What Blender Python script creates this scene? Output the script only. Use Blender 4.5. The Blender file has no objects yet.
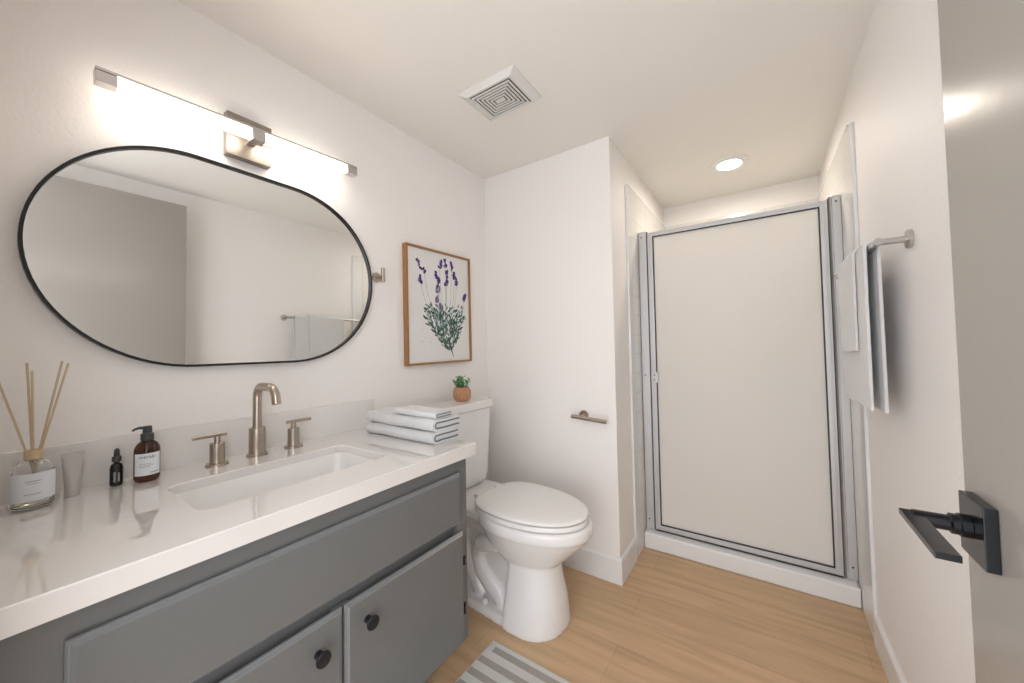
import bpy, bmesh, math, random
from mathutils import Vector, Matrix

random.seed(7)
S = 0.885            # the layout below was measured at 1/S of real size; every coordinate is multiplied by S
scene = bpy.context.scene
COL = scene.collection

# ------------------------------------------------------------------ camera, world, lights, exposure
def rot_cam(yaw, pitch, roll):
    y, p, r = (math.radians(a) for a in (yaw, pitch, roll))
    return (Matrix.Rotation(y, 3, 'Z') @ Matrix.Rotation(p, 3, 'X') @ Matrix.Rotation(r, 3, 'Y'))
R3 = rot_cam(33.954, 1.805, 1.045)
cam_d = bpy.data.cameras.new('camera')
cam = bpy.data.objects.new('camera', cam_d)
COL.objects.link(cam)
right, fwd, up = R3.col[0], R3.col[1], R3.col[2]
M = Matrix((right, up, -fwd)).transposed().to_4x4()
M.translation = Vector((1.56, 0.0, 1.28)) * S
cam.matrix_world = M
cam_d.sensor_width = 36
cam_d.lens = 364.24 / 1024 * 36
cam_d.shift_x = (512 - 517.12) / 1024
cam_d.shift_y = (334.98 - 341.5) / 1024
cam_d.clip_start = 0.01
scene.camera = cam

world = bpy.data.worlds.new('hall_daylight')
scene.world = world
world.use_nodes = True
WB = world.node_tree.nodes['Background']
WB.inputs[0].default_value = (0.945, 0.96, 1.0, 1)
WB.inputs[1].default_value = 3.2

vs = scene.view_settings
vs.view_transform = 'Standard'
vs.look = 'None'
vs.gamma = 1
vs.use_curve_mapping = False
vs.exposure = 0.10

def area_light(name, loc, rot, sx, sy, power, col):
    l = bpy.data.lights.new(name, 'AREA')
    l.shape = 'RECTANGLE'; l.size = sx * S; l.size_y = sy * S; l.energy = power; l.color = col
    o = bpy.data.objects.new(name, l); COL.objects.link(o)
    o.location = Vector(loc) * S; o.rotation_euler = rot
    return o
# added fill standing in for daylight from the unseen hall behind the camera
area_light('hall_fill_light', (1.1, -1.3, 1.5), (math.radians(90), 0, 0), 1.8, 2.1, 6, (0.88, 0.94, 1.0))

DIFFUSER_E = 14.5
DOWNLIGHT_E = 170.0

# ------------------------------------------------------------------ materials
def nt(name):
    m = bpy.data.materials.new(name); m.use_nodes = True
    return m, m.node_tree.nodes, m.node_tree.links, m.node_tree.nodes['Principled BSDF']

def mat(name, col, rough=.5, metal=0, spec=.5, bump=0, bscale=40, bdetail=2, var=0, vscale=5, coat=0, sheen=0,
        trans=0, ior=1.45, aniso=0, subs=0):
    m, N, L, b = nt(name)
    b.inputs['Base Color'].default_value = (*col, 1)
    b.inputs['Roughness'].default_value = rough
    b.inputs['Metallic'].default_value = metal
    b.inputs['Specular IOR Level'].default_value = spec
    b.inputs['Coat Weight'].default_value = coat
    b.inputs['Sheen Weight'].default_value = sheen
    b.inputs['Transmission Weight'].default_value = trans
    b.inputs['IOR'].default_value = ior
    b.inputs['Anisotropic'].default_value = aniso
    tc = N.new('ShaderNodeTexCoord')
    if var:
        n = N.new('ShaderNodeTexNoise'); n.inputs['Scale'].default_value = vscale; n.inputs['Detail'].default_value = 3
        L.new(tc.outputs['Object'], n.inputs['Vector'])
        r = N.new('ShaderNodeMapRange'); r.inputs[3].default_value = 1 - var; r.inputs[4].default_value = 1 + var
        L.new(n.outputs[0], r.inputs[0])
        mx = N.new('ShaderNodeMix'); mx.data_type = 'RGBA'; mx.blend_type = 'MULTIPLY'; mx.inputs[0].default_value = 1
        mx.inputs[6].default_value = (*col, 1)
        L.new(r.outputs[0], mx.inputs[7]); L.new(mx.outputs[2], b.inputs['Base Color'])
    if bump:
        n = N.new('ShaderNodeTexNoise'); n.inputs['Scale'].default_value = bscale; n.inputs['Detail'].default_value = bdetail
        L.new(tc.outputs['Object'], n.inputs['Vector'])
        bp = N.new('ShaderNodeBump'); bp.inputs['Strength'].default_value = bump; bp.inputs['Distance'].default_value = .003
        L.new(n.outputs[0], bp.inputs['Height']); L.new(bp.outputs[0], b.inputs['Normal'])
    return m

def emit(name, col, e):
    m, N, L, b = nt(name)
    b.inputs['Base Color'].default_value = (.9, .9, .9, 1)
    b.inputs['Emission Color'].default_value = (*col, 1)
    b.inputs['Emission Strength'].default_value = e
    return m

def wood_floor():
    m, N, L, b = nt('oak_plank_floor')
    tc = N.new('ShaderNodeTexCoord')
    br = N.new('ShaderNodeTexBrick')
    br.offset = .37; br.offset_frequency = 2
    br.inputs['Color1'].default_value = (.63, .43, .255, 1); br.inputs['Color2'].default_value = (.585, .395, .232, 1)
    br.inputs['Mortar'].default_value = (.50, .335, .21, 1)
    br.inputs['Scale'].default_value = 1; br.inputs['Mortar Size'].default_value = .0012
    br.inputs['Brick Width'].default_value = 1.22; br.inputs['Row Height'].default_value = .18
    br.inputs['Bias'].default_value = -.1
    mp0 = N.new('ShaderNodeMapping'); mp0.inputs['Location'].default_value = (.33, .07, 0)
    L.new(tc.outputs['Object'], mp0.inputs[0]); L.new(mp0.outputs[0], br.inputs['Vector'])
    mp = N.new('ShaderNodeMapping'); mp.inputs['Scale'].default_value = (1.1, 11, 1)
    L.new(tc.outputs['Object'], mp.inputs[0])
    n = N.new('ShaderNodeTexNoise'); n.inputs['Scale'].default_value = 2.2; n.inputs['Detail'].default_value = 6
    n.inputs['Distortion'].default_value = .6
    L.new(mp.outputs[0], n.inputs['Vector'])
    r = N.new('ShaderNodeValToRGB')
    r.color_ramp.elements[0].position = .33; r.color_ramp.elements[0].color = (.86, .84, .81, 1)
    r.color_ramp.elements[1].position = .64; r.color_ramp.elements[1].color = (1.08, 1.08, 1.06, 1)
    L.new(n.outputs[0], r.inputs[0])
    mx = N.new('ShaderNodeMix'); mx.data_type = 'RGBA'; mx.blend_type = 'MULTIPLY'; mx.inputs[0].default_value = 1
    L.new(br.outputs['Color'], mx.inputs[6]); L.new(r.outputs[0], mx.inputs[7])
    L.new(mx.outputs[2], b.inputs['Base Color'])
    b.inputs['Roughness'].default_value = .42
    bp = N.new('ShaderNodeBump'); bp.inputs['Strength'].default_value = .15; bp.inputs['Distance'].default_value = .001
    L.new(n.outputs[0], bp.inputs['Height']); L.new(bp.outputs[0], b.inputs['Normal'])
    return m

def tile_mat():
    m, N, L, b = nt('glossy_white_tile')
    tc = N.new('ShaderNodeTexCoord')
    sep = N.new('ShaderNodeSeparateXYZ'); L.new(tc.outputs['Object'], sep.inputs[0])
    ad = N.new('ShaderNodeMath'); ad.operation = 'ADD'
    L.new(sep.outputs[0], ad.inputs[0]); L.new(sep.outputs[1], ad.inputs[1])
    cb = N.new('ShaderNodeCombineXYZ'); L.new(ad.outputs[0], cb.inputs[0]); L.new(sep.outputs[2], cb.inputs[1])
    br = N.new('ShaderNodeTexBrick'); br.offset = 0
    br.inputs['Color1'].default_value = (.80, .78, .74, 1); br.inputs['Color2'].default_value = (.80, .78, .74, 1)
    br.inputs['Mortar'].default_value = (.70, .68, .63, 1)
    br.inputs['Scale'].default_value = 1; br.inputs['Mortar Size'].default_value = .0022
    br.inputs['Brick Width'].default_value = .108; br.inputs['Row Height'].default_value = .108
    L.new(cb.outputs[0], br.inputs['Vector']); L.new(br.outputs['Color'], b.inputs['Base Color'])
    bp = N.new('ShaderNodeBump'); bp.inputs['Strength'].default_value = .4; bp.inputs['Distance'].default_value = .001; bp.invert = True
    L.new(br.outputs['Fac'], bp.inputs['Height']); L.new(bp.outputs[0], b.inputs['Normal'])
    b.inputs['Roughness'].default_value = .12
    return m

def brushed(name, col, rough=.3):
    m, N, L, b = nt(name)
    b.inputs['Base Color'].default_value = (*col, 1); b.inputs['Metallic'].default_value = 1
    tc = N.new('ShaderNodeTexCoord')
    mp = N.new('ShaderNodeMapping'); mp.inputs['Scale'].default_value = (4, 4, 90)
    L.new(tc.outputs['Object'], mp.inputs[0])
    n = N.new('ShaderNodeTexNoise'); n.inputs['Scale'].default_value = 3; L.new(mp.outputs[0], n.inputs['Vector'])
    r = N.new('ShaderNodeMapRange'); r.inputs[3].default_value = rough - .015; r.inputs[4].default_value = rough + .015
    L.new(n.outputs[0], r.inputs[0]); L.new(r.outputs[0], b.inputs['Roughness'])
    return m

M_WALL = mat('warm_white_wall_paint', (.90, .868, .843), .55, bump=.4, bscale=110, bdetail=2)
M_CEIL = mat('ceiling_paint', (.88, .85, .80), .6, bump=.2, bscale=150)
M_TRIM = mat('white_trim_paint', (.83, .82, .81), .3)
M_DOOR = mat('taupe_door_paint', (.32, .292, .262), .22, bump=.05, bscale=60, var=.04, vscale=3)
M_DOORW = mat('door_edge_paint', (.62, .59, .56), .35)
M_FLOOR = wood_floor()
M_TILE = tile_mat()
M_CAB = mat('grey_cabinet_paint', (.145, .15, .148), .28, bump=.06, bscale=90, var=.05, vscale=6)
M_CABE = mat('lighter_grey_cabinet_edge', (.185, .195, .2), .3)  # lighter grey for the stepped edges of drawer and doors
M_QUARTZ = mat('white_quartz', (.775, .75, .73), .015, var=.012, vscale=9, coat=1, spec=1, ior=1.8)
M_QUARTZS = mat('white_quartz_satin', (.80, .775, .75), .3, var=.012, vscale=9)
M_CERAMIC = mat('white_ceramic', (.84, .825, .81), .10, coat=.3)
M_SEAT = mat('white_seat_plastic', (.84, .825, .805), .18)
M_NICKEL = brushed('brushed_nickel', (.46, .40, .34), .29)
M_STEEL = brushed('satin_steel', (.56, .53, .51), .3)
M_ALU = mat('satin_aluminium', (.60, .60, .60), .45, metal=.45)
M_PLATE = mat('bronze_nickel_plate', (.27, .235, .20), .4, metal=.7)
M_ALUD = mat('aluminium_knurled_dark', (.36, .345, .33), .5, metal=.3, bump=1, bscale=900)
M_BLACK = mat('black_metal', (.018, .019, .022), .32, metal=.3)
M_BLACKG = mat('black_gunmetal', (.005, .006, .008), .16, spec=.4, ior=1.5)
M_GASKET = mat('dark_gasket', (.05, .05, .05), .6)
M_MIRROR = mat('silvered_mirror', (.90, .915, .91), .0, metal=1)
M_TOWEL = mat('pale_grey_terry', (.71, .712, .71), .95, bump=1.0, bscale=420, sheen=.4, var=.05, vscale=60)
M_TOWELT = mat('dark_grey_towel_line', (.16, .165, .17), .9)
M_WOOD = mat('oak_frame_wood', (.34, .17, .065), .4, var=.2, vscale=60)
M_PAPER = mat('art_paper', (.78, .77, .75), .8)
M_REED = mat('rattan_reed', (.60, .48, .33), .8, bump=.5, bscale=600, var=.1, vscale=80)
M_CORK = mat('wooden_collar', (.55, .42, .26), .6, var=.15, vscale=120)
def glass(name, col, rough=0, ior=1.45): return mat(name, col, rough, trans=1, ior=ior)
M_GLASS = glass('clear_glass', (.97, .98, .99), .02)
M_OIL = glass('diffuser_oil', (.93, .88, .76), .0, 1.33)
M_AMBER = glass('amber_glass', (.10, .032, .010), .05)
M_LABEL = mat('white_paper_label', (.74, .77, .80), .6)
M_INK = mat('label_ink', (.04, .045, .06), .7)
M_INKG = mat('label_grey_ink', (.30, .31, .34), .7)
M_WINK = mat('white_ink', (.8, .8, .8), .6)
M_TUBE = mat('grey_tube_plastic', (.50, .47, .45), .3)
M_PUMP = mat('dark_grey_pump_plastic', (.045, .05, .056), .4)
M_DARKGL = mat('dark_bottle_glass', (.012, .012, .012), .08)
M_TERRA = mat('terracotta_pot_clay', (.52, .27, .15), .7, bump=.3, bscale=200, var=.08, vscale=40)
M_SOIL = mat('soil', (.05, .035, .025), .95, bump=1, bscale=300)
M_LEAF = mat('succulent_leaf', (.13, .33, .14), .45, var=.25, vscale=60)
M_LEAFL = mat('succulent_leaf_pale', (.28, .48, .28), .45)
M_MATW = mat('rug_white_cotton', (.74, .73, .70), .95, bump=1, bscale=500, var=.06, vscale=90)
M_MATG = mat('rug_grey_cotton', (.43, .395, .36), .95, bump=1, bscale=500, var=.1, vscale=90)
M_VENTD = mat('vent_slot_shade', (.05, .045, .04), .8)
M_VENT = mat('vent_white_plastic', (.74, .73, .71), .4)
M_LIGHT = emit('lit_diffuser', (1.0, .915, .81), DIFFUSER_E)
M_DOWN = emit('lit_downlight', (1.0, .91, .80), DOWNLIGHT_E)
M_FROST = mat('frosted_glass', (.95, .915, .865), .7, trans=.30, ior=1.35, spec=.35)
M_PURPLE = mat('ink_violet', (.06, .04, .20), .8)
M_PURPLE2 = mat('ink_dusk_violet', (.22, .16, .30), .8)
M_GREEN = mat('ink_green', (.08, .15, .115), .8)
M_GREEN2 = mat('ink_pale_green', (.25, .36, .31), .8)
M_GREEN3 = mat('ink_dark_green', (.045, .085, .07), .8)
M_BLUE = mat('ink_dusty_blue', (.35, .45, .50), .8)

# ------------------------------------------------------------------ mesh helpers (all in layout coordinates)
ORG = {}
class MB:
    def __init__(s): s.bm = bmesh.new()
    def _mark(s, n0, mi):
        s.bm.faces.ensure_lookup_table()
        for f in s.bm.faces[n0:]: f.material_index = mi
    def box(s, x0, x1, y0, y1, z0, z1, bev=0, mi=0, seg=2):
        b = bmesh.new()
        bmesh.ops.create_cube(b, size=1)
        for v in b.verts:
            v.co = Vector(((x0 + x1) / 2 + v.co.x * (x1 - x0), (y0 + y1) / 2 + v.co.y * (y1 - y0), (z0 + z1) / 2 + v.co.z * (z1 - z0)))
        if bev: bmesh.ops.bevel(b, geom=b.edges[:], offset=bev, segments=seg, profile=.6, affect='EDGES', clamp_overlap=True)
        return s.merge(b, mi)
    def merge(s, b, mi=None):
        n0 = len(s.bm.faces)
        vm = [s.bm.verts.new(v.co) for v in b.verts]
        b.verts.index_update()
        for f in b.faces:
            try:
                nf = s.bm.faces.new([vm[v.index] for v in f.verts]); nf.material_index = f.material_index if mi is None else mi
            except ValueError: pass
        b.free(); return s
    def lathe(s, prof, o=(0, 0, 0), axis='z', seg=32, mi=0, cap=True, scale=(1, 1), lobes=0, lobe=0):
        """prof: list of (r, h)"""
        o = Vector(o); rings = []
        for r, h in prof:
            ring = []
            for k in range(seg):
                a = 2 * math.pi * k / seg
                rr = r * (1 + (lobe * abs(math.sin(lobes * a / 2)) if lobes else 0))
                u, v = rr * math.cos(a) * scale[0], rr * math.sin(a) * scale[1]
                p = {'z': (u, v, h), 'x': (h, u, v), 'y': (v, h, u)}[axis]
                ring.append(s.bm.verts.new(o + Vector(p)))
            rings.append(ring)
        for a, b in zip(rings, rings[1:]):
            for k in range(seg):
                f = s.bm.faces.new((a[k], a[(k + 1) % seg], b[(k + 1) % seg], b[k])); f.material_index = mi
        if cap:
            f = s.bm.faces.new(rings[0][::-1]); f.material_index = mi
            f = s.bm.faces.new(rings[-1]); f.material_index = mi
        return s
    def tube(s, pts, rad, seg=16, mi=0, flat=1):
        pts = [Vector(p) for p in pts]; n = len(pts)
        rads = rad if isinstance(rad, (list, tuple)) else [rad] * n
        t = (pts[1] - pts[0]).normalized()
        u = t.orthogonal().normalized()
        rings = []
        for i, p in enumerate(pts):
            d = (pts[min(i + 1, n - 1)] - pts[max(i - 1, 0)]).normalized()
            u = (u - d * u.dot(d)).normalized(); w = d.cross(u)
            rings.append([s.bm.verts.new(p + rads[i] * (math.cos(2 * math.pi * k / seg) * u + math.sin(2 * math.pi * k / seg) * w * flat)) for k in range(seg)])
        for a, b in zip(rings, rings[1:]):
            for k in range(seg):
                f = s.bm.faces.new((a[k], a[(k + 1) % seg], b[(k + 1) % seg], b[k])); f.material_index = mi
        for r, rv in ((rings[0], 1), (rings[-1], 0)):
            f = s.bm.faces.new(r[::-1] if rv else r); f.material_index = mi
        return s
    def loft(s, rings, mi=0, cap=True, closed=True):
        rs = [[s.bm.verts.new(Vector(p)) for p in r] for r in rings]
        n = len(rs[0])
        for a, b in zip(rs, rs[1:]):
            for k in range(n if closed else n - 1):
                f = s.bm.faces.new((a[k], a[(k + 1) % n], b[(k + 1) % n], b[k])); f.material_index = mi
        if cap and closed:
            f = s.bm.faces.new(rs[0][::-1]); f.material_index = mi
            f = s.bm.faces.new(rs[-1]); f.material_index = mi
        return s
    def poly(s, pts, mi=0):
        f = s.bm.faces.new([s.bm.verts.new(Vector(p)) for p in pts]); f.material_index = mi; return s
    def xf(s, m):
        for v in s.bm.verts: v.co = m @ v.co
        return s
    def build(s, name, mats, parent=None, smooth=40, recalc=True):
        if recalc: bmesh.ops.recalc_face_normals(s.bm, faces=s.bm.faces[:])
        org = ORG.get(parent.name, Vector((0, 0, 0))) if parent else Vector((0, 0, 0))
        for v in s.bm.verts: v.co = (v.co - org) * S
        me = bpy.data.meshes.new(name); s.bm.to_mesh(me); s.bm.free()
        for m in (mats if isinstance(mats, (list, tuple)) else [mats]): me.materials.append(m)
        if smooth:
            me.polygons.foreach_set('use_smooth', [True] * len(me.polygons))
            me.set_sharp_from_angle(angle=math.radians(smooth))
        o = bpy.data.objects.new(name, me); COL.objects.link(o)
        if smooth:
            wn = o.modifiers.new('weighted_normals', 'WEIGHTED_NORMAL'); wn.keep_sharp = True
        if parent: o.parent = parent; ORG[o.name] = org
        return o

def tag(o, label, cat, group=None):
    o['label'] = label; o['category'] = cat
    if group: o['group'] = group
    return o
def thing(name, loc, label, cat, group=None):
    o = bpy.data.objects.new(name, None); COL.objects.link(o)
    o.empty_display_size = .05
    o.location = Vector(loc) * S; ORG[o.name] = Vector(loc)
    return tag(o, label, cat, group)
def struct(o): o['kind'] = 'structure'; return o
def rebase(o, loc):
    """put the origin of a one-mesh thing at its base"""
    d = Vector(loc) * S
    for v in o.data.vertices: v.co -= d
    o.location = d; return o

def text_mesh(txt, size):
    c = bpy.data.curves.new('t', 'FONT'); c.body = txt; c.size = size; c.resolution_u = 2
    o = bpy.data.objects.new('t', c); COL.objects.link(o)
    bpy.context.view_layer.update()
    me = bpy.data.meshes.new_from_object(o.evaluated_get(bpy.context.evaluated_depsgraph_get()))
    bpy.data.objects.remove(o); b = bmesh.new(); b.from_mesh(me); bpy.data.meshes.remove(me)
    return b

XR, YB, X1, YS, H = 1.922, 1.948, .888, 3.284, 2.44   # right wall, toilet back wall, recess wall, shower back wall, ceiling
ZC = .919

# ------------------------------------------------------------------ room shell
struct(MB().box(-.1, XR + .1, -.6, YS + .1, -.05, 0).build('floor', M_FLOOR, smooth=0))
struct(MB().box(-.1, XR + .1, -.1, YS + .1, H, H + .05).build('ceiling', M_CEIL, smooth=0))
struct(MB().box(-.1, 0, -.1, YB + .1, 0, H).build('wall_left', M_WALL, smooth=0))
struct(MB().box(0, X1, YB, YB + .1, 0, H).build('wall_back', M_WALL, smooth=0))
struct(MB().box(X1 - .1, X1, YB + .1, YS, 0, H).build('wall_side', M_WALL, smooth=0))
struct(MB().box(X1 - .1, XR + .1, YS, YS + .1, 0, H).build('wall_shower', M_WALL, smooth=0))
struct(MB().box(XR, XR + .1, -.1, YS, 0, H).build('wall_right', M_WALL, smooth=0))
w = MB(); w.box(0, .77, -.11, -.006, 0, H); w.box(1.845, XR, -.11, -.006, 0, H); w.box(.77, 1.845, -.11, -.006, 2.315, H)
struct(w.build('wall_front', M_WALL, smooth=0))

def baseboard(name, pts, wallside, zt=.135, t=.014):
    """profile swept along straight run; pts = (x0,y0,x1,y1), wallside = unit vector into the room"""
    x0, y0, x1, y1 = pts; nx, ny = wallside
    prof = [(0, 0), (t, 0), (t, zt - .012), (t - .004, zt - .004), (t - .008, zt), (0, zt)]
    m = MB(); m.loft([[(x + nx * p, y + ny * p, z) for p, z in prof] for x, y in ((x0, y0), (x1, y1))])
    return struct(m.build(name, M_TRIM, smooth=0))
baseboard('baseboard_back', (0, YB, X1 + .014, YB), (0, -1))
baseboard('baseboard_side', (X1, YB + .0005, X1, 2.205), (1, 0))
baseboard('baseboard_right', (XR, 0.0, XR, 2.13), (-1, 0))

# tile surround of the shower recess
TZ = 2.277
struct(MB().box(X1, X1 + .010, 2.235, YS, 0, TZ, .003).build('wall_tile_left', M_TILE, smooth=0))
struct(MB().box(XR - .010, XR, 2.235, YS, 0, TZ, .003).build('wall_tile_right', M_TILE, smooth=0))
struct(MB().box(X1, XR, YS - .010, YS, .05, TZ, .003).build('wall_tile_back', M_TILE, smooth=0))
M_BULL = mat('bullnose_tile', (.80, .80, .80), .1)
struct(MB().box(X1 - .001, X1 + .013, 2.205, 2.28, 0, 2.256, .006, seg=3).build('trim_1', M_BULL))
struct(MB().box(XR - .013, XR + .001, 2.125, 2.235, 0, 2.238, .006, seg=3).build('trim_2', M_BULL))

# ------------------------------------------------------------------ shower pan with curb
p = thing('shower_pan', (1.4, 2.45, 0), 'white shower pan with a raised curb below the frosted shower door', 'shower pan')
c = MB(); c.box(X1 + .011, XR - .011, 2.369, 2.52, 0, .097, .012, seg=3); c.build('curb', M_TRIM, p)
c = MB(); c.box(X1 + .011, XR - .011, 2.52, YS - .011, 0, .05, .006); c.build('pan_floor', M_TRIM, p)
c = MB(); c.lathe([(.0, .050), (.05, .050), (.05, .053), (.045, .055), (.0, .055)], (1.4, 2.9, 0), cap=False); c.build('drain', M_STEEL, p)

# ------------------------------------------------------------------ shower door
YJ = 2.434
d = thing('shower_door', (1.4, YJ, .097), 'aluminium framed shower door with a large frosted glass pane', 'shower door')
def jamb(x0, x1, zt, screws, sx):
    m = MB(); m.box(x0, x1, YJ, YJ + .035, .098, zt, .002)
    o = m.build('jamb', M_ALU, d)
    for z in screws:
        MB().lathe([(0, -.002), (.0045, -.002), (.0045, .001)], (sx, YJ, z), 'y', 12).build('screw', M_GASKET, o)
    return o
jamb(.902, .950, 2.018, (1.98, 1.08, .16), .92)
jamb(1.877, 1.911, 2.022, (1.99, 1.45, .16), 1.893)
m = MB(); m.box(.950, .957, YJ + .006, YJ + .03, .098, 2.012); m.build('gasket', M_GASKET, d)
m = MB()
fx0, fx1, fz0, fz1 = .958, 1.858, .106, 2.004
fw = .031
for a in ((fx0, fx0 + fw, fz0, fz1), (fx1 - fw, fx1, fz0, fz1), (fx0 + fw, fx1 - fw, fz1 - fw * .9, fz1), (fx0 + fw, fx1 - fw, fz0, fz0 + fw * .9)):
    m.box(a[0], a[1], YJ - .004, YJ + .028, a[2], a[3], .003)
# inner stepped lip
lw = .010
for a in ((fx0 + fw * .35, fx0 + fw * .5, fz0 + .01, fz1 - .01), (fx1 - fw * .5, fx1 - fw * .35, fz0 + .01, fz1 - .01)):
    m.box(a[0], a[1], YJ - .009, YJ - .002, a[2], a[3], .002)
for z0 in (fz1 - fw * .55, fz0 + fw * .4):
    m.box(fx0 + fw * .35, fx1 - fw * .35, YJ - .009, YJ - .002, z0, z0 + fw * .15, .002)
m.build('door_frame', M_ALU, d)
m = MB()
gx0, gx1, gz0, gz1 = fx0 + fw, fx1 - fw, fz0 + fw * .9, fz1 - fw * .9
for a in ((gx0, gx0 + .006, gz0, gz1), (gx1 - .006, gx1, gz0, gz1), (gx0, gx1, gz1 - .006, gz1), (gx0, gx1, gz0, gz0 + .006)):
    m.box(a[0], a[1], YJ + .0, YJ + .02, a[2], a[3])
m.build('glazing_seal', M_GASKET, d)
MB().box(gx0 + .003, gx1 - .003, YJ + .008, YJ + .014, gz0 + .003, gz1 - .003).build('glass_pane', M_FROST, d, smooth=0)
MB().box(1.8585, 1.8615, YJ + .004, YJ + .02, .108, 2.012).build('hinge_seal', M_GASKET, d, smooth=0)
MB().box(1.862, 1.8765, YJ + .004, YJ + .026, .10, 2.018, .002).build('hinge_leaf', M_ALU, d)
MB().tube([(1.8665, YJ + .004, .10), (1.8665, YJ + .004, 2.018)], .0045, 12).build('hinge_pin', M_ALUD, d)
l = MB().box(.968, 1.004, YJ - .020, YJ - .005, 1.035, 1.100, .003).build('latch_handle', M_ALU, d)
for z in (1.052, 1.083):
    MB().lathe([(0, -.003), (.004, -.003), (.004, .001)], (.982, YJ - .020, z), 'y', 12).build('screw', M_GASKET, l)
MB().box(.96, 1.857, YJ - .006, YJ + .024, .0985, .1055).build('sweep', M_GASKET, d, smooth=0)

# ------------------------------------------------------------------ recessed light and vent
t = thing('recessed_light', (1.416, 2.714, H), 'round lit recessed downlight in the ceiling above the shower', 'ceiling light')
MB().lathe([(.118, 0), (.118, -.004), (.104, -.007), (.070, -.009), (.064, .0)], (1.416, 2.714, H), seg=48, cap=False).build('trim_ring', M_TRIM, t)
MB().lathe([(0.001, -.003), (.064, -.003), (.064, 0), (.001, 0)], (1.416, 2.714, H), seg=48).build('lens', M_DOWN, t)

t = thing('exhaust_vent', (.6, 1.33, H), 'square white vent grille with concentric slots on the ceiling', 'vent')
def rect(x0, x1, y0, y1, z): return [(x0, y0, z), (x1, y0, z), (x1, y1, z), (x0, y1, z)]
vx0, vx1, vy0, vy1 = .442, .746, 1.216, 1.450
ix0, ix1, iy0, iy1 = .490, .710, 1.236, 1.414
m = MB(); m.loft([rect(vx0, vx1, vy0, vy1, H), rect(vx0, vx1, vy0, vy1, H - .006), rect(ix0 - .01, ix1 + .01, iy0 - .01, iy1 + .01, H - .028)], cap=True)
m.build('cover', M_VENT, t, smooth=0)
m = MB()
m.box(ix0, ix1, iy0, iy1, H - .0285, H - .0282); m.build('slot_shade', M_VENTD, t, smooth=0)  # thin dark sheet: shade inside the slots put in as colour
m = MB(); n = 6; stx = (ix1 - ix0) / 2 / (n + .9); sty = (iy1 - iy0) / 2 / (n + .1)
def frame_ring(m, x0, x1, y0, y1, wx, wy, z0, z1):
    m.box(x0, x1, y0, y0 + wy, z0, z1); m.box(x0, x1, y1 - wy, y1, z0, z1)
    m.box(x0, x0 + wx, y0 + wy, y1 - wy, z0, z1); m.box(x1 - wx, x1, y0 + wy, y1 - wy, z0, z1)
for k in range(n):
    x0, x1, y0, y1 = ix0 + stx * (k + .35), ix1 - stx * (k + .35), iy0 + sty * (k + .35), iy1 - sty * (k + .35)
    if k == n - 1: m.box(x0, x1, y0, y1, H - .033, H - .029)
    else: frame_ring(m, x0, x1, y0, y1, stx * .50, sty * .50, H - .033, H - .029)
m.build('grille', M_VENT, t, smooth=0)

# ------------------------------------------------------------------ vanity cabinet
XF = .616
v = thing('vanity_cabinet', (.3, .52, 0), 'grey painted vanity cabinet under the white countertop', 'cabinet')
m = MB()
zb, zt = .205, .873
m.box(.004, XF, 1.02, 1.04, zb, zt, .001)            # right side
m.box(.004, XF, .001, .02, zb, zt, .001)              # left side
m.box(.004, XF - .02, .02, 1.02, zb, zb + .018)       # bottom
m.box(XF - .02, XF, .02, .086, zb, zt)                # left stile
m.box(XF - .02, XF, .985, 1.02, zb, zt)               # right stile
m.box(XF - .02, XF, .086, .985, .812, zt)             # top rail
m.box(XF - .036, XF - .016, .086, .985, .590, .66)            # mid rail
m.box(XF - .02, XF, .086, .985, zb, .24)              # bottom rail
m.box(XF - .02, XF, .525, .57, .24, .606)             # centre stile
m.build('body', M_CAB, v, smooth=0)
m = MB(); m.box(.004, XF - .13, .02, .96, 0, zb - .001); m.build('plinth', M_CAB, v, smooth=0)
def panel(name, y0, y1, z0, z1):
    """slab with a stepped, rounded edge"""
    m = MB(); x = XF + .001
    def r(i, xx): return [(xx, y0 + i, z0 + i), (xx, y1 - i, z0 + i), (xx, y1 - i, z1 - i), (xx, y0 + i, z1 - i)]
    m.loft([r(.004, x), r(.0, x + .003), r(0, x + .009), r(.003, x + .0125), r(.0055, x + .0125), r(.010, x + .018)], mi=1)
    m.bm.faces.ensure_lookup_table(); m.bm.faces[-1].material_index = 0
    return m.build(name, [M_CAB, M_CABE], v, smooth=25)
panel('drawer_front', .086, .993, .643, .824)
d1 = panel('door', .551, 1.006, .215, .609)
d2 = panel('door', .088, .545, .215, .609)
def knob(y, z, par):
    x = XF + .019
    MB().lathe([(.010, 0), (.010, .002), (.0055, .004), (.0055, .016), (.010, .020), (.0175, .023), (.0185, .027), (.017, .030), (.006, .0315), (.0005, .032)],
               (x, y, z), 'x', 32).build('knob', M_BLACK, par)
knob(.612, .540, d1); knob(.478, .537, d2)
for z0, z1 in ((.484, .512), (.308, .345)):
    m = MB()
    for a, b in ((z0, z0 + .009), (z1 - .009, z1)): m.tube([(XF + .008, 1.0145, a), (XF + .008, 1.0145, b)], .0055, 10)
    m.tube([(XF + .008, 1.0145, z0 + .009), (XF + .008, 1.0145, z1 - .009)], .004, 10)
    m.build('hinge', M_BLACK, d1)

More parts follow.
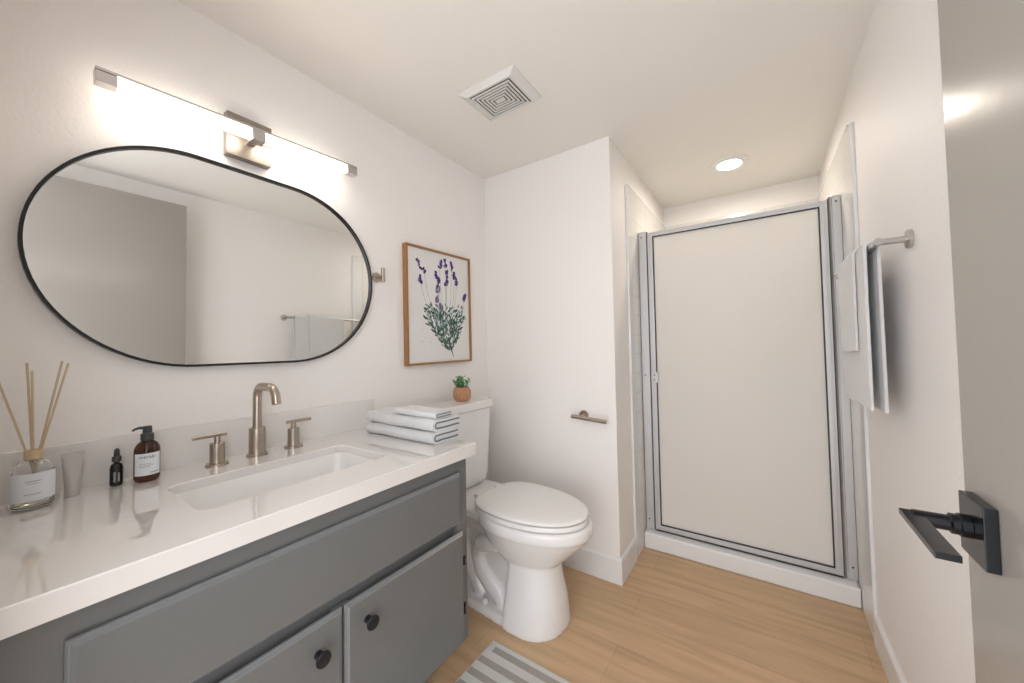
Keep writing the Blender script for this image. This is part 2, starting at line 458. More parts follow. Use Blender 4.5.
# ------------------------------------------------------------------ countertop with sink cut-out
def rrect(x0, x1, y0, y1, r, z, n=6):
    out = []
    for cx, cy, a0 in ((x1 - r, y1 - r, 0), (x0 + r, y1 - r, 90), (x0 + r, y0 + r, 180), (x1 - r, y0 + r, 270)):
        for k in range(n + 1):
            a = math.radians(a0 + 90 * k / n); out.append((cx + r * math.cos(a), cy + r * math.sin(a), z))
    return out
ct = thing('countertop', (.3, .52, .874), 'white quartz countertop on the grey vanity', 'countertop')
SX0, SX1, SY0, SY1 = .214, .494, .290, .785
CX1, CY1 = .646, 1.066
m = MB(); nq = 6
inner = rrect(SX0, SX1, SY0, SY1, .035, 0, nq)
e = .0025
def outer(ex, z):
    cs = [(CX1 - ex, CY1 - ex), (0.001, CY1 - ex), (0.001, 0.001), (CX1 - ex, 0.001)]
    out = []
    for i, (cx, cy) in enumerate(cs):      # matches the inner loop point for point
        out += [(cx, cy, z)] * (nq + 1)
    return out
b = m.bm
def vring(pts): return [b.verts.new(p) for p in pts]
def quads(a, c):
    for k in range(len(a)):
        k2 = (k + 1) % len(a)
        vs_ = []
        for q in (a[k], a[k2], c[k2], c[k]):
            if q not in vs_: vs_.append(q)
        if len(vs_) > 2: b.faces.new(vs_)
def oring(ex, z):
    cs = [(CX1 - ex, CY1 - ex), (0.001, CY1 - ex), (0.001, 0.001), (CX1 - ex, 0.001)]
    out = []
    for cx, cy in cs: out += [b.verts.new((cx, cy, z))] * (nq + 1)
    return out
def iring(ins, z): return vring(rrect(SX0 - ins, SX1 + ins, SY0 - ins, SY1 + ins, .035 + ins, z, nq))
ot, om, ob = oring(e, ZC), oring(0, ZC - e), oring(0, .875)
it, im, ib = iring(e, ZC), iring(0, ZC - e), iring(0, .893)
quads(ot, om); quads(om, ob); quads(it, im); quads(im, ib); quads(ot, it); quads(ob, ib)
m.build('slab', M_QUARTZ, ct, smooth=25)
MB().box(.0, .020, .001, CY1 - .004, ZC - .001, 1.042, .002).build('backsplash', M_QUARTZS, ct)

sk = thing('sink', (.354, .537, .74), 'rectangular white undermount sink set into the countertop', 'sink')
m = MB()
def sr(ins, z, r=.04): return rrect(SX0 + ins, SX1 - ins, SY0 + ins, SY1 - ins, r, z, 8)
m.loft([sr(-.0005, .8928, .035), sr(.002, .891, .036), sr(.010, .86), sr(.022, .81, .045), sr(.030, .785, .045), sr(.045, .768, .045), sr(.07, .760, .04), sr(.10, .757, .03)], cap=False)
top = rrect(SX0 + .10, SX1 - .10, SY0 + .10, SY1 - .10, .03, .757, 8)
m.poly(top)
m.loft([sr(-.0005, .8928, .035), sr(-.001, .87), sr(.008, .80), sr(.02, .765), sr(.05, .745), sr(.1, .74)], cap=False)
m.poly(rrect(SX0 + .10, SX1 - .10, SY0 + .10, SY1 - .10, .03, .74, 8))
m.build('basin', M_CERAMIC, sk, smooth=50)
MB().lathe([(.0005, .7600), (.012, .7600), (.014, .7590), (.026, .7600), (.030, .7578)], (.354, .537, 0), seg=32, cap=False).build('drain', M_NICKEL, sk)

# ------------------------------------------------------------------ faucet
f = thing('faucet', (.09, .553, ZC), 'brushed nickel widespread faucet with a curved spout and two handles', 'faucet')
fx, fy = .088, .552
sp = MB()
sp.lathe([(.031, .0005), (.031, .005), (.029, .007), (.0245, .007), (.0245, .093), (.0235, .095), (.0145, .096), (.0145, .1)], (fx, fy, ZC), seg=40)
sp.build('spout_base', M_NICKEL, f)
r, zt = .036, 1.122
pts = [(fx, fy, ZC + .095), (fx, fy, 1.05)]
pts += [(fx + r - r * math.cos(a), fy, zt + r * math.sin(a)) for a in [math.radians(t) for t in range(0, 91, 9)]]
L2 = .085
pts += [(fx + r + L2 - .0, fy, zt + r)]
pts = pts[:-1] + [(fx + r + .062, fy, zt + r)]
r2 = .045; cx2 = fx + r + .062
pts += [(cx2 + r2 * math.sin(a), fy, zt + r - r2 + r2 * math.cos(a)) for a in [math.radians(t) for t in range(9, 81, 9)]]
ex = pts[-1]; pts += [(ex[0] + .006, fy, ex[2] - .022)]
MB().tube(pts, .0135, 24).build('spout', M_NICKEL, f)
def handle(x, y, side):
    h = MB(); h.lathe([(.030, .0005), (.030, .005), (.028, .007), (.0195, .007), (.0195, .068), (.0185, .070), (.0085, .0705), (.0085, .092)], (x, y, ZC), seg=32)
    h = h.build('handle', M_NICKEL, f)
    a, bb = (y - .062, y + .024) if side < 0 else (y - .024, y + .062)
    MB().tube([(x, a, ZC + .095), (x, bb, ZC + .095)], .0058, 16).build('lever', M_NICKEL, h)
handle(.098, .437, -1); handle(.088, .671, 1)

# ------------------------------------------------------------------ wall mirror
mr = thing('wall_mirror', (0, .551, 1.583), 'wide pill-shaped mirror in a thin black frame above the vanity', 'mirror')
mc = (.551, 1.583)
def stadium(rr, half, x, n=40):
    out = []
    for k in range(n + 1):
        a = -math.pi / 2 + math.pi * k / n; out.append((x, mc[0] + half + rr * math.cos(a), mc[1] + rr * math.sin(a)))
    for k in range(n + 1):
        a = math.pi / 2 + math.pi * k / n; out.append((x, mc[0] - half + rr * math.cos(a), mc[1] + rr * math.sin(a)))
    return out
RO, HALF = .350, .148
m = MB(); m.loft([stadium(RO, HALF, .001), stadium(RO, HALF, .028), stadium(RO - .001, HALF, .029), stadium(RO - .0065, HALF, .029), stadium(RO - .0075, HALF, .028), stadium(RO - .0075, HALF, .012)], cap=False)
m.build('frame', M_BLACK, mr, smooth=60)
m = MB(); m.loft([stadium(RO - .0070, HALF, .004), stadium(RO - .0070, HALF, .018)]); m.build('mirror_glass', M_MIRROR, mr, smooth=30)

# ------------------------------------------------------------------ vanity light bar (hangs a touch out of level, as in the photo)
vl = thing('vanity_light', (0, .545, 2.05), 'long brushed nickel vanity light with two glowing tubes above the mirror', 'wall light')
TILT = Matrix.Translation((0, .545, 2.046)) @ Matrix.Rotation(math.radians(2.3), 4, 'X') @ Matrix.Translation((0, -.545, -2.05))
MB().box(.001, .034, .476, .616, 1.975, 2.126, .002).build('wall_plate', M_PLATE, vl)
bz0, bz1 = 2.030, 2.068      # bottom and top of the bar at its middle
m = MB(); m.box(.075, .1135, .165, .920, bz1 - .008, bz1, .001)
m.xf(TILT).build('rail', M_STEEL, vl)
for a, bq in ((.165, .206), (.876, .920)):
    MB().box(.0765, .112, a, bq, bz0, bz1 - .0085, .001).xf(TILT).build('end_cap', M_STEEL, vl)
m = MB(); m.box(.074, .1145, .524, .566, bz0 - .006, bz1 - .0085, .002); m.box(.034, .074, .532, .558, bz0 + .002, bz1 - .01)
m.xf(TILT).build('bracket', M_STEEL, vl)
for a, bq in ((.2065, .5235), (.5665, .8755)):
    MB().box(.078, .110, a, bq, bz0 + .002, bz1 - .0088, .004).xf(TILT).build('diffuser', M_LIGHT, vl)

# ------------------------------------------------------------------ robe hook beside the mirror
h = thing('robe_hook', (0, 1.088, 1.63), 'small brushed nickel robe hook just right of the mirror', 'hook')
MB().lathe([(.024, .0005), (.024, .006), (.022, .008), (.0005, .008)], (0, 1.090, 1.630), 'x', 28).build('wall_plate', M_NICKEL, h)
MB().lathe([(.0075, .008), (.0075, .048)], (0, 1.090, 1.630), 'x', 16).build('post', M_NICKEL, h)
MB().lathe([(.0005, 1.602), (.0078, 1.602), (.0085, 1.604), (.0085, 1.668), (.0078, 1.670), (.0005, 1.670)], (.052, 1.090, 0), 'z', 20).build('peg', M_NICKEL, h)

# ------------------------------------------------------------------ framed print
pf = thing('framed_print', (0, 1.503, 1.19), 'lavender botanical print in a thin oak frame on the left wall', 'picture')
py0, py1, pz0, pz1 = 1.252, 1.755, 1.188, 1.836
PT = Matrix.Translation((0, 1.252, 1.19)) @ Matrix.Rotation(math.radians(.6), 4, 'X') @ Matrix.Translation((0, -1.252, -1.19))
m = MB()
for a in ((py0, py0 + .011, pz0, pz1), (py1 - .011, py1, pz0, pz1), (py0 + .011, py1 - .011, pz1 - .011, pz1), (py0 + .011, py1 - .011, pz0, pz0 + .011)):
    m.box(.001, .031, *a)
m.xf(PT).build('frame', M_WOOD, pf, smooth=0)
m = MB(); m.box(.003, .020, py0 + .011, py1 - .011, pz0 + .011, pz1 - .011)
art = [M_PAPER, M_PURPLE, M_PURPLE2, M_GREEN, M_GREEN2, M_GREEN3, M_BLUE]
LYR = [.0202]
def P(px, pyx):
    """photo-crop position of a mark -> place on the sheet"""
    u = (px - 40) / 292.0
    ztop = 45 + (98 - 45) * u; zbot = 610 + (585 - 610) * u
    w_ = (pyx - ztop) / (zbot - ztop)
    return (py0 + .011 + u * (py1 - py0 - .022), pz1 - .011 - w_ * (pz1 - pz0 - .022))
def stroke(px0, py0_, px1, py1_, wd, mi, taper=.4):
    a, c = P(px0, py0_), P(px1, py1_)
    LYR[0] += .0000008
    dx, dz = c[0] - a[0], c[1] - a[1]; l_ = math.hypot(dx, dz) + 1e-6; nx, nz = -dz / l_, dx / l_
    pts = []
    for t_, ww in ((0, taper), (.3, .95), (.55, 1), (.8, .75), (1, .15)):
        pts.append((a[0] + dx * t_ + nx * wd * ww / 2, a[1] + dz * t_ + nz * wd * ww / 2))
    for t_, ww in ((1, .15), (.8, .75), (.55, 1), (.3, .95), (0, taper)):
        pts.append((a[0] + dx * t_ - nx * wd * ww / 2, a[1] + dz * t_ - nz * wd * ww / 2))
    m.poly([(LYR[0], q[0], q[1]) for q in pts], mi)
rnd = random.Random(3)
flowers = [(80, 108, 114, 172, 16, 1), (92, 178, 98, 222, 13, 1), (194, 106, 184, 142, 14, 1), (211, 100, 213, 136, 12, 1), (240, 110, 244, 150, 13, 1),
           (164, 160, 169, 198, 13, 1), (219, 156, 217, 190, 13, 1), (255, 160, 257, 192, 12, 1), (178, 192, 179, 224, 14, 1), (222, 198, 212, 226, 12, 1),
           (265, 192, 267, 226, 12, 1), (174, 230, 175, 262, 18, 2), (314, 268, 304, 300, 13, 1), (168, 284, 171, 308, 13, 2), (184, 318, 187, 352, 16, 2)]
for x0, y0, x1, y1, wd, mi in flowers:      # stems first
    bx, by = 205 + (x1 - 200) * .35 + rnd.uniform(-4, 4), 430
    px_, py_ = x1, y1
    for k in range(1, 7):
        t_ = k / 6; qx = x1 + (bx - x1) * (t_ ** 1.5); qy = y1 + (by - y1) * t_
        stroke(px_, py_, qx, qy, .0026, 4, 1); px_, py_ = qx, qy
for x0, y0, x1, y1, wd, mi in flowers:
    for k in range(16):
        t_ = rnd.random(); cx, cy = x0 + (x1 - x0) * t_, y0 + (y1 - y0) * t_
        j = rnd.uniform(-.5, .5) * wd * (.5 + .6 * t_)
        a = rnd.uniform(-1.0, 1.0)
        stroke(cx + j * .5, cy + 6, cx + j * 1.3 + math.sin(a) * 4, cy - 10 + abs(a) * 3, rnd.uniform(.010, .016), mi if rnd.random() < .8 else 3 - mi if mi < 3 else 1)
for k in range(560):                          # the leafy bunch
    t_ = rnd.random() ** .8
    cy = 545 - t_ * 215
    half = 12 + 78 * min(1, (545 - cy) / 150) ** .8
    cx0 = 228 - (545 - cy) * .12
    cx = cx0 + rnd.uniform(-1, 1) * half
    if t_ > .7 and rnd.random() < (t_ - .7) * 2.6: continue
    ang = (cx - cx0) / 90 * .9 + rnd.uniform(-.6, .6); ln = rnd.uniform(12, 26)
    stroke(cx, cy, cx + math.sin(ang) * ln, cy - math.cos(ang) * ln, rnd.uniform(.006, .012), rnd.choice([3, 3, 4, 5, 5, 5, 6, 3]))
stroke(226, 500, 246, 578, .006, 5, .8); stroke(225, 520, 240, 560, .005, 3)
stroke(272, 448, 288, 466, .004, 3)
for k in range(16):
    x, y = rnd.uniform(92, 140), rnd.uniform(430, 545); stroke(x, y, x + 2, y - 3, .003, 2 if k % 2 else 4)
m.xf(PT).build('print', art, pf, smooth=0, recalc=False)

# ------------------------------------------------------------------ reed diffuser
dx_, dy_ = .102, .081
t = thing('reed_diffuser', (dx_, dy_, ZC), 'reed diffuser bottle with a white label and wooden reeds at the counter end', 'reed diffuser')
zc = ZC + .0006
MB().lathe([(.028, 0), (.031, .002), (.0325, .006), (.0325, .084), (.030, .096), (.022, .106), (.013, .111), (.012, .118),
            (.010, .118), (.011, .109), (.020, .103), (.0275, .094), (.030, .084), (.030, .008), (.027, .005), (.0005, .005)],
           (dx_, dy_, zc), seg=40, cap=False).lathe([(.0005, 0), (.028, 0)], (dx_, dy_, zc), seg=40, cap=False).build('bottle', M_GLASS, t)
MB().lathe([(.0005, .0056), (.0265, .0056), (.0295, .009), (.0295, .030), (.0005, .030)], (dx_, dy_, zc), seg=40, cap=False).build('oil', M_OIL, t)
def wrap_label(o, r, z0, z1, a0, a1, name, mats, par, marks=(), zoff=0, n=24, words=()):
    m = MB()
    for rr in (0,):
        ring0 = []; ring1 = []
        for k in range(n + 1):
            a = a0 + (a1 - a0) * k / n
            ring0.append((o[0] + r * math.cos(a), o[1] + r * math.sin(a), z0)); ring1.append((o[0] + r * math.cos(a), o[1] + r * math.sin(a), z1))
        m.loft([ring0, ring1], closed=False, cap=False)
    r2 = r + .0003
    for (u0, u1, w0, w1, mi) in marks:        # fractions across and up the label
        rows = [[], []]
        for k in range(5):
            a = a0 + (a1 - a0) * (u0 + (u1 - u0) * k / 4)
            for q, wv in enumerate((w0, w1)): rows[q].append((o[0] + r2 * math.cos(a), o[1] + r2 * math.sin(a), z0 + (z1 - z0) * wv))
        m.loft(rows, closed=False, cap=False, mi=mi)
    for (txt, size, u0, w0, mi, vert) in words:
        b_ = text_mesh(txt, size)
        for vv in b_.verts:
            tx, tz = (vv.co.x, vv.co.y) if not vert else (-vv.co.y, vv.co.x)
            a = a0 + (a1 - a0) * u0 + tx / r
            vv.co = Vector((o[0] + r2 * math.cos(a), o[1] + r2 * math.sin(a), z0 + (z1 - z0) * w0 + tz))
        m.merge(b_, mi)
    return m.build(name, mats, par, smooth=50, recalc=False)
def ticks(u0, u1, w, h, n, rr):
    out = []; x = u0
    while x < u1:
        l_ = rr.uniform(.5, 1.3) * (u1 - u0) / n; out.append((x, min(x + l_ * .72, u1), w, w + h, 1)); x += l_
    return out
rr = random.Random(5)
face = math.atan2(0 - dy_, 1.56 - dx_)       # side turned to the room
wrap_label((dx_, dy_), .0332, zc + .020, zc + .084, face - 1.75, face + 1.75, 'label', [M_LABEL, M_INKG], t,
           ticks(.40, .60, .70, .035, 9, rr) + ticks(.43, .57, .62, .028, 8, rr) + ticks(.39, .61, .24, .028, 12, rr))
MB().lathe([(.009, .1125), (.0145, .1125), (.0148, .1135), (.0148, .133), (.0143, .134), (.009, .134)], (dx_, dy_, zc), seg=32).build('collar', M_CORK, t)
for top in ((.10, .028, 1.226), (.10, .068, 1.262), (.11, .075, 1.242), (.10, .121, 1.264), (.11, .130, 1.258)):
    tp = Vector(top); neck = Vector((dx_ + rr.uniform(-.003, .003), dy_ + (tp.y - dy_) * .22, zc + .134))
    dirv = (tp - neck).normalized()
    st = neck - dirv * .118
    st.x = min(max(st.x, dx_ - .02), dx_ + .02); st.y = min(max(st.y, dy_ - .02), dy_ + .02)
    MB().tube([st, neck, tp], .0021, 8).build('reed', M_REED, t)

# ------------------------------------------------------------------ hand cream tube standing on its cap
tx_, ty_ = .080, .143
t = thing('cream_tube', (tx_, ty_, ZC), 'grey squeeze tube standing upside down beside the reed diffuser', 'tube')
MB().lathe([(.0125, 0), (.0132, .001), (.0132, .016), (.0125, .017)], (tx_, ty_, zc), seg=28).build('cap', M_TUBE, t)
m = MB(); rings = []
for k in range(13):
    q = k / 12; z = zc + .0175 + q * .090; rx = .013 * (1 - q) + .0012; ry = .013 + q * .0065
    rings.append([(tx_ + rx * math.cos(a) , ty_ + ry * math.sin(a), z) for a in [2 * math.pi * j / 28 for j in range(28)]])
m.loft(rings); m.build('tube_body', M_TUBE, t, smooth=60)
MB().box(tx_ - .0014, tx_ + .0014, ty_ - .0195, ty_ + .0195, zc + .100, zc + .109, .0005).build('crimp', M_TUBE, t)

# ------------------------------------------------------------------ dropper bottle
ax_, ay_ = .072, .221
t = thing('dropper_bottle', (ax_, ay_, ZC), 'small dark dropper bottle with white lettering left of the pump bottle', 'bottle')
MB().lathe([(.0115, 0), (.013, .0015), (.013, .048), (.011, .056), (.006, .060), (.006, .064)], (ax_, ay_, zc), seg=28).build('bottle', M_DARKGL, t)
MB().lathe([(.0088, .0642), (.0095, .065), (.0095, .076), (.0085, .078), (.005, .079)], (ax_, ay_, zc), seg=24, lobes=24, lobe=.03).build('collar', M_PUMP, t)
MB().lathe([(.0058, .079), (.0060, .083), (.0055, .094), (.0035, .0985), (.0005, .100)], (ax_, ay_, zc), seg=20).build('rubber_bulb', M_PUMP, t)
face = math.atan2(0 - ay_, 1.56 - ax_)
wrap_label((ax_, ay_), .01315, zc + .006, zc + .046, face - .95, face + .95, 'label', [M_DARKGL, M_WINK], t,
           [(.62, .67, .15 + .09 * k, .15 + .09 * k + .06, 1) for k in range(7)] + [(.72, .76, .12 + .07 * k, .12 + .07 * k + .045, 1) for k in range(8)],
           words=[('meraki', .0095, .46, .12, 1, True)])

# ------------------------------------------------------------------ amber pump bottle
bx_, by_ = .094, .277
t = thing('pump_bottle', (bx_, by_, ZC), 'amber glass pump bottle with a white label beside the faucet', 'bottle')
MB().lathe([(.0005, 0), (.022, 0), (.0255, .003), (.0275, .010), (.0275, .082), (.0265, .092), (.022, .103), (.015, .110), (.011, .113), (.011, .120)],
           (bx_, by_, zc), seg=40).build('bottle', M_AMBER, t)
MB().lathe([(.0128, .113), (.0140, .114), (.0140, .131), (.0120, .133), (.007, .134)], (bx_, by_, zc), seg=32, lobes=32, lobe=.02).build('collar', M_PUMP, t)
pm = MB(); pm.lathe([(.0098, .1345), (.0102, .136), (.0092, .150), (.0085, .1525), (.0005, .1535)], (bx_, by_, zc), seg=28)
pm.tube([(bx_, by_ - .004, zc + .149), (bx_ + .002, by_ - .018, zc + .150), (bx_ + .003, by_ - .026, zc + .148), (bx_ + .0035, by_ - .031, zc + .144)], [.0042, .0036, .003, .0026], 12)
pm.build('pump_head', M_PUMP, t)
face = math.atan2(0 - by_, 1.56 - bx_) + .1
wrap_label((bx_, by_), .0279, zc + .019, zc + .080, face - 1.15, face + 1.05, 'label', [M_LABEL, M_INK], t,
           ticks(.22, .62, .52, .018, 10, rr) + ticks(.22, .72, .45, .018, 12, rr) + ticks(.22, .60, .38, .018, 10, rr) + ticks(.58, .9, .10, .035, 5, rr),
           words=[('meraki', .0125, .20, .78, 1, False)])

# ------------------------------------------------------------------ folded towels on the counter
def folded(x0, x1, y0, y1, z0, z1, label, name='folded_towel', ph=0, cat='towel', group=None):
    t = thing(name, ((x0 + x1) / 2, (y0 + y1) / 2, z0), label, cat, group)
    hh = z1 - z0; th = hh * .27; n = 18
    def wob(x, y, k): return .0014 * math.sin(x * 23 + k * 2 + ph) + .0010 * math.sin(y * 70 + x * 11 + k + ph)
    def sheet(path, thick, sh=0):
        # path: centre line in (y,z); returns closed outline
        outl = []; nn = len(path)
        up_, dn = [], []
        for i, (y, z) in enumerate(path):
            a = path[max(i - 1, 0)]; c = path[min(i + 1, nn - 1)]
            dy, dz = c[0] - a[0], c[1] - a[1]; l_ = math.hypot(dy, dz); ny, nz = -dz / l_, dy / l_
            s_ = thick / 2
            up_.append((y + ny * s_, z + nz * s_)); dn.append((y - ny * s_, z - nz * s_))
        # rounded ends
        return up_ + dn[::-1]
    zlo, zhi = z0 + th / 2 + .0002, z1 - th / 2
    rc = (zhi - zlo) / 2
    C = [(y1 - i * (y1 - (y0 + rc + th / 2)) / 8, zlo) for i in range(8)]
    C += [(y0 + rc + th / 2 - rc * math.sin(a), (zlo + zhi) / 2 - rc * math.cos(a)) for a in [math.pi * k / 10 for k in range(11)]]
    C += [(y0 + rc + th / 2 + i * (y1 - (y0 + rc + th / 2)) / 8, zhi) for i in range(1, 9)]
    m = MB(); o_ = sheet(C, th)
    rings = []
    for i in range(n + 1):
        q = i / n; x = x0 + (x1 - x0) * q
        ins = 0 if 0 < i < n else .0025
        ring = []
        for (y, z) in o_:
            zz = z + (wob(x, y, 1) if z > (z0 + z1) / 2 else wob(x, y, 1) * .25)
            zz = max(zz, z0 + .0002)
            cz = (z0 + z1) / 2
            ring.append((x, y + .0015 * math.sin(x * 31 + ph), zz if not ins else zz))
        rings.append(ring)
    m.loft(rings); m.build('wrap', M_TOWEL, t, smooth=60)
    # inner doubled layer
    ztop, zbot = zhi - th / 2 - hh * .04, zlo + th / 2 + hh * .04
    yi = y0 + th + hh * .10
    m = MB(); rings = []
    for i in range(n + 1):
        x = x0 + .004 + (x1 - x0 - .006) * i / n
        cz = (ztop + zbot) / 2; rr_ = (ztop - zbot) / 2
        ring = []
        pr = [(y1 - .003 - k * (y1 - .003 - yi - rr_) / 6, zbot) for k in range(6)] + [(yi + rr_ - rr_ * math.sin(a), cz - rr_ * math.cos(a)) for a in [math.pi * k / 8 for k in range(9)]] + [(yi + rr_ + k * (y1 - .003 - yi - rr_) / 6, ztop) for k in range(1, 7)]
        for y, z in pr: ring.append((x, y, z + .5 * wob(x, y, 1)))
        rings.append(ring)
    m.loft(rings); m.build('inner_fold', M_TOWEL, t, smooth=60)
    # dark grey line between the layers at the room end
    m = MB(); g = hh * .07
    pr = [(y1 - .002, zlo + th / 2)] + [(yi + rc * .3 - rr_ * .2 - g + 0, zlo + th / 2)]
    rt = (zhi - zlo - th) / 2; cz = (zhi + zlo) / 2
    path = [(y1 - .004 - k * (y1 - .004 - (y0 + th + rt)) / 8, cz - rt) for k in range(8)] + [(y0 + th + rt - rt * math.sin(a), cz - rt * math.cos(a)) for a in [math.pi * k / 10 for k in range(11)]] + [(y0 + th + rt + k * (y1 - .004 - (y0 + th + rt)) / 8, cz + rt) for k in range(1, 9)]
    o_ = sheet(path, max(.0036, hh * .12))
    m.loft([[(x, y, z + .5 * wob(x1, y, 1)) for y, z in o_] for x in (x1 - .012, x1 + .0012)])
    m.build('fold_line', M_TOWELT, t, smooth=60)
    return t
folded(.135, .541, .942, 1.082, ZC + .0005, .9645, 'thick pale grey folded towel at the bottom of the stack on the counter', ph=0, group='folded towels on the countertop')
folded(.133, .543, .944, 1.088, .9665, 1.0125, 'thick pale grey folded towel in the middle of the counter stack', ph=2.1, group='folded towels on the countertop')
folded(.305, .545, .955, 1.042, 1.0145, 1.0370, 'small thin pale grey folded washcloth on top of the counter stack', name='folded_washcloth', ph=4, cat='towel', group='folded towels on the countertop')

# ------------------------------------------------------------------ toilet
tl = thing('toilet', (.45, 1.53, 0), 'white two-piece toilet between the vanity and the back wall', 'toilet')
TY = 1.53
RT = Matrix.Translation((.1, TY + .02, 0)) @ Matrix.Rotation(math.radians(-4.5), 4, 'Z') @ Matrix.Translation((-.1, -TY, 0))
def egg(xc, lf, lb, w, z, n=2.0, nb=2.0, N_=56, yc=TY):
    out = []
    for k in range(N_):
        a = 2 * math.pi * k / N_; c, s_ = math.cos(a), math.sin(a)
        e = n if c > 0 else nb
        out.append((xc + (lf if c > 0 else lb) * math.copysign(abs(c) ** (2 / e), c), yc + w * math.copysign(abs(s_) ** (2 / e), s_), z))
    return out
m = MB()
# bowl and rim
m.loft([egg(.60, .12, .15, .085, .20), egg(.60, .15, .18, .108, .272), egg(.595, .165, .19, .120, .284), egg(.59, .205, .21, .142, .315), egg(.585, .258, .235, .170, .362), egg(.58, .308, .25, .193, .408), egg(.575, .336, .26, .208, .438), egg(.575, .341, .262, .212, .442),
        egg(.575, .345, .262, .216, .452), egg(.575, .346, .262, .217, .470), egg(.575, .345, .262, .216, .484), egg(.575, .335, .258, .208, .491)])
# deck below the tank
m.loft([egg(.26, .22, .20, .10, .35, 3, 5), egg(.26, .26, .215, .135, .40, 3, 5), egg(.25, .30, .215, .165, .44, 4, 5), egg(.25, .30, .215, .178, .455, 4, 5), egg(.25, .30, .215, .180, .484, 4, 5), egg(.25, .29, .212, .173, .491, 4, 5)])
# front pedestal
m.loft([egg(.60, .184, .075, .164, 0.0, 2.3, 5), egg(.60, .185, .075, .162, .02, 2.3, 5), egg(.60, .176, .07, .145, .12, 2.3, 5), egg(.60, .160, .065, .130, .20, 2.2, 5), egg(.60, .150, .065, .120, .28, 2.2, 4), egg(.60, .14, .065, .11, .31, 2.2, 4)])
# foot plate
m.loft([egg(.55, .232, .42, .156, 0, 2.4, 5), egg(.55, .232, .42, .154, .028, 2.4, 5), egg(.55, .222, .415, .148, .038, 2.4, 5)])
# inner web and trapway
m.box(.12, .60, TY - .085, TY + .085, .02, .40, .03)
for sgn in (-1, 1):
    m.tube([(.50, TY + sgn * .10, .345), (.44, TY + sgn * .10, .33), (.37, TY + sgn * .095, .30), (.335, TY + sgn * .085, .24), (.36, TY + sgn * .085, .17), (.42, TY + sgn * .08, .12), (.47, TY + sgn * .075, .09), (.50, TY + sgn * .07, .04)],
           [.045, .045, .042, .040, .045, .050, .048, .045], 16)
    m.tube([(.24, TY + sgn * .07, .40), (.22, TY + sgn * .07, .28), (.25, TY + sgn * .075, .18), (.31, TY + sgn * .07, .10), (.35, TY + sgn * .06, .03)], [.05, .045, .042, .045, .05], 16)
m.xf(RT)
bo = m.build('bowl', M_CERAMIC, tl)
bo.modifiers.clear()
rm = bo.modifiers.new('r', 'REMESH'); rm.mode = 'VOXEL'; rm.voxel_size = .0042
bpy.context.view_layer.update()
me = bpy.data.meshes.new_from_object(bo.evaluated_get(bpy.context.evaluated_depsgraph_get()))
bo.modifiers.clear()
bb = bmesh.new(); bb.from_mesh(me)
for _ in range(3): bmesh.ops.smooth_vert(bb, verts=bb.verts[:], factor=.5, use_axis_x=True, use_axis_y=True, use_axis_z=True)
zmin = min(v_.co.z for v_ in bb.verts)
for v_ in bb.verts: v_.co.z -= zmin if v_.co.z < .02 else 0
bb.to_mesh(me); bb.free()
me.name = 'bowl'; me.materials.clear(); me.materials.append(M_CERAMIC)
me.polygons.foreach_set('use_smooth', [True] * len(me.polygons)); bo.data = me
# seat and lid
def slab(rings, name, ma):
    m = MB(); m.loft(rings); m.xf(RT); return m.build(name, ma, tl, smooth=50)
E = lambda ins, z, lf=.322, lb=.238, w=.202: egg(.578, lf - ins, lb - ins, w - ins, z + .009, 2.0, 3.1)
slab([E(.004, .4835), E(0, .486), E(0, .502), E(.004, .506)], 'seat', M_SEAT)
slab([E(.006, .508), E(.001, .5105), E(-.001, .516), E(.001, .521), E(.010, .5255), E(.04, .528), E(.10, .5295), E(.16, .530)], 'lid', M_SEAT)
for s_ in (-1, 1):
    MB().box(.312, .345, TY + s_ * .075 - .018, TY + s_ * .075 + .018, .492, .528, .006, seg=3).xf(RT).build('hinge', M_SEAT, tl)
    MB().lathe([(.014, 0), (.015, .004), (.014, .018), (.009, .023), (.0005, .024)], (.41, TY + s_ * .125, .038), seg=20).xf(RT).build('bolt_cap', M_SEAT, tl)
# tank
def tr(x0, x1, w, z, r=.03): return rrect(x0, x1, TY - w, TY + w, r, z, 8)
m = MB(); m.loft([tr(.07, .165, .10, .491), tr(.055, .18, .150, .500), tr(.045, .19, .166, .518), tr(.038, .195, .176, .545), tr(.034, .198, .182, .62), tr(.030, .203, .189, .76), tr(.026, .208, .199, .924)])
m.build('tank', M_CERAMIC, tl, smooth=50)
m = MB(); m.loft([tr(.020, .212, .203, .925), tr(.016, .220, .211, .931), tr(.016, .221, .212, .956), tr(.018, .219, .210, .968), tr(.026, .211, .202, .973)])
m.build('tank_lid', M_CERAMIC, tl, smooth=40)

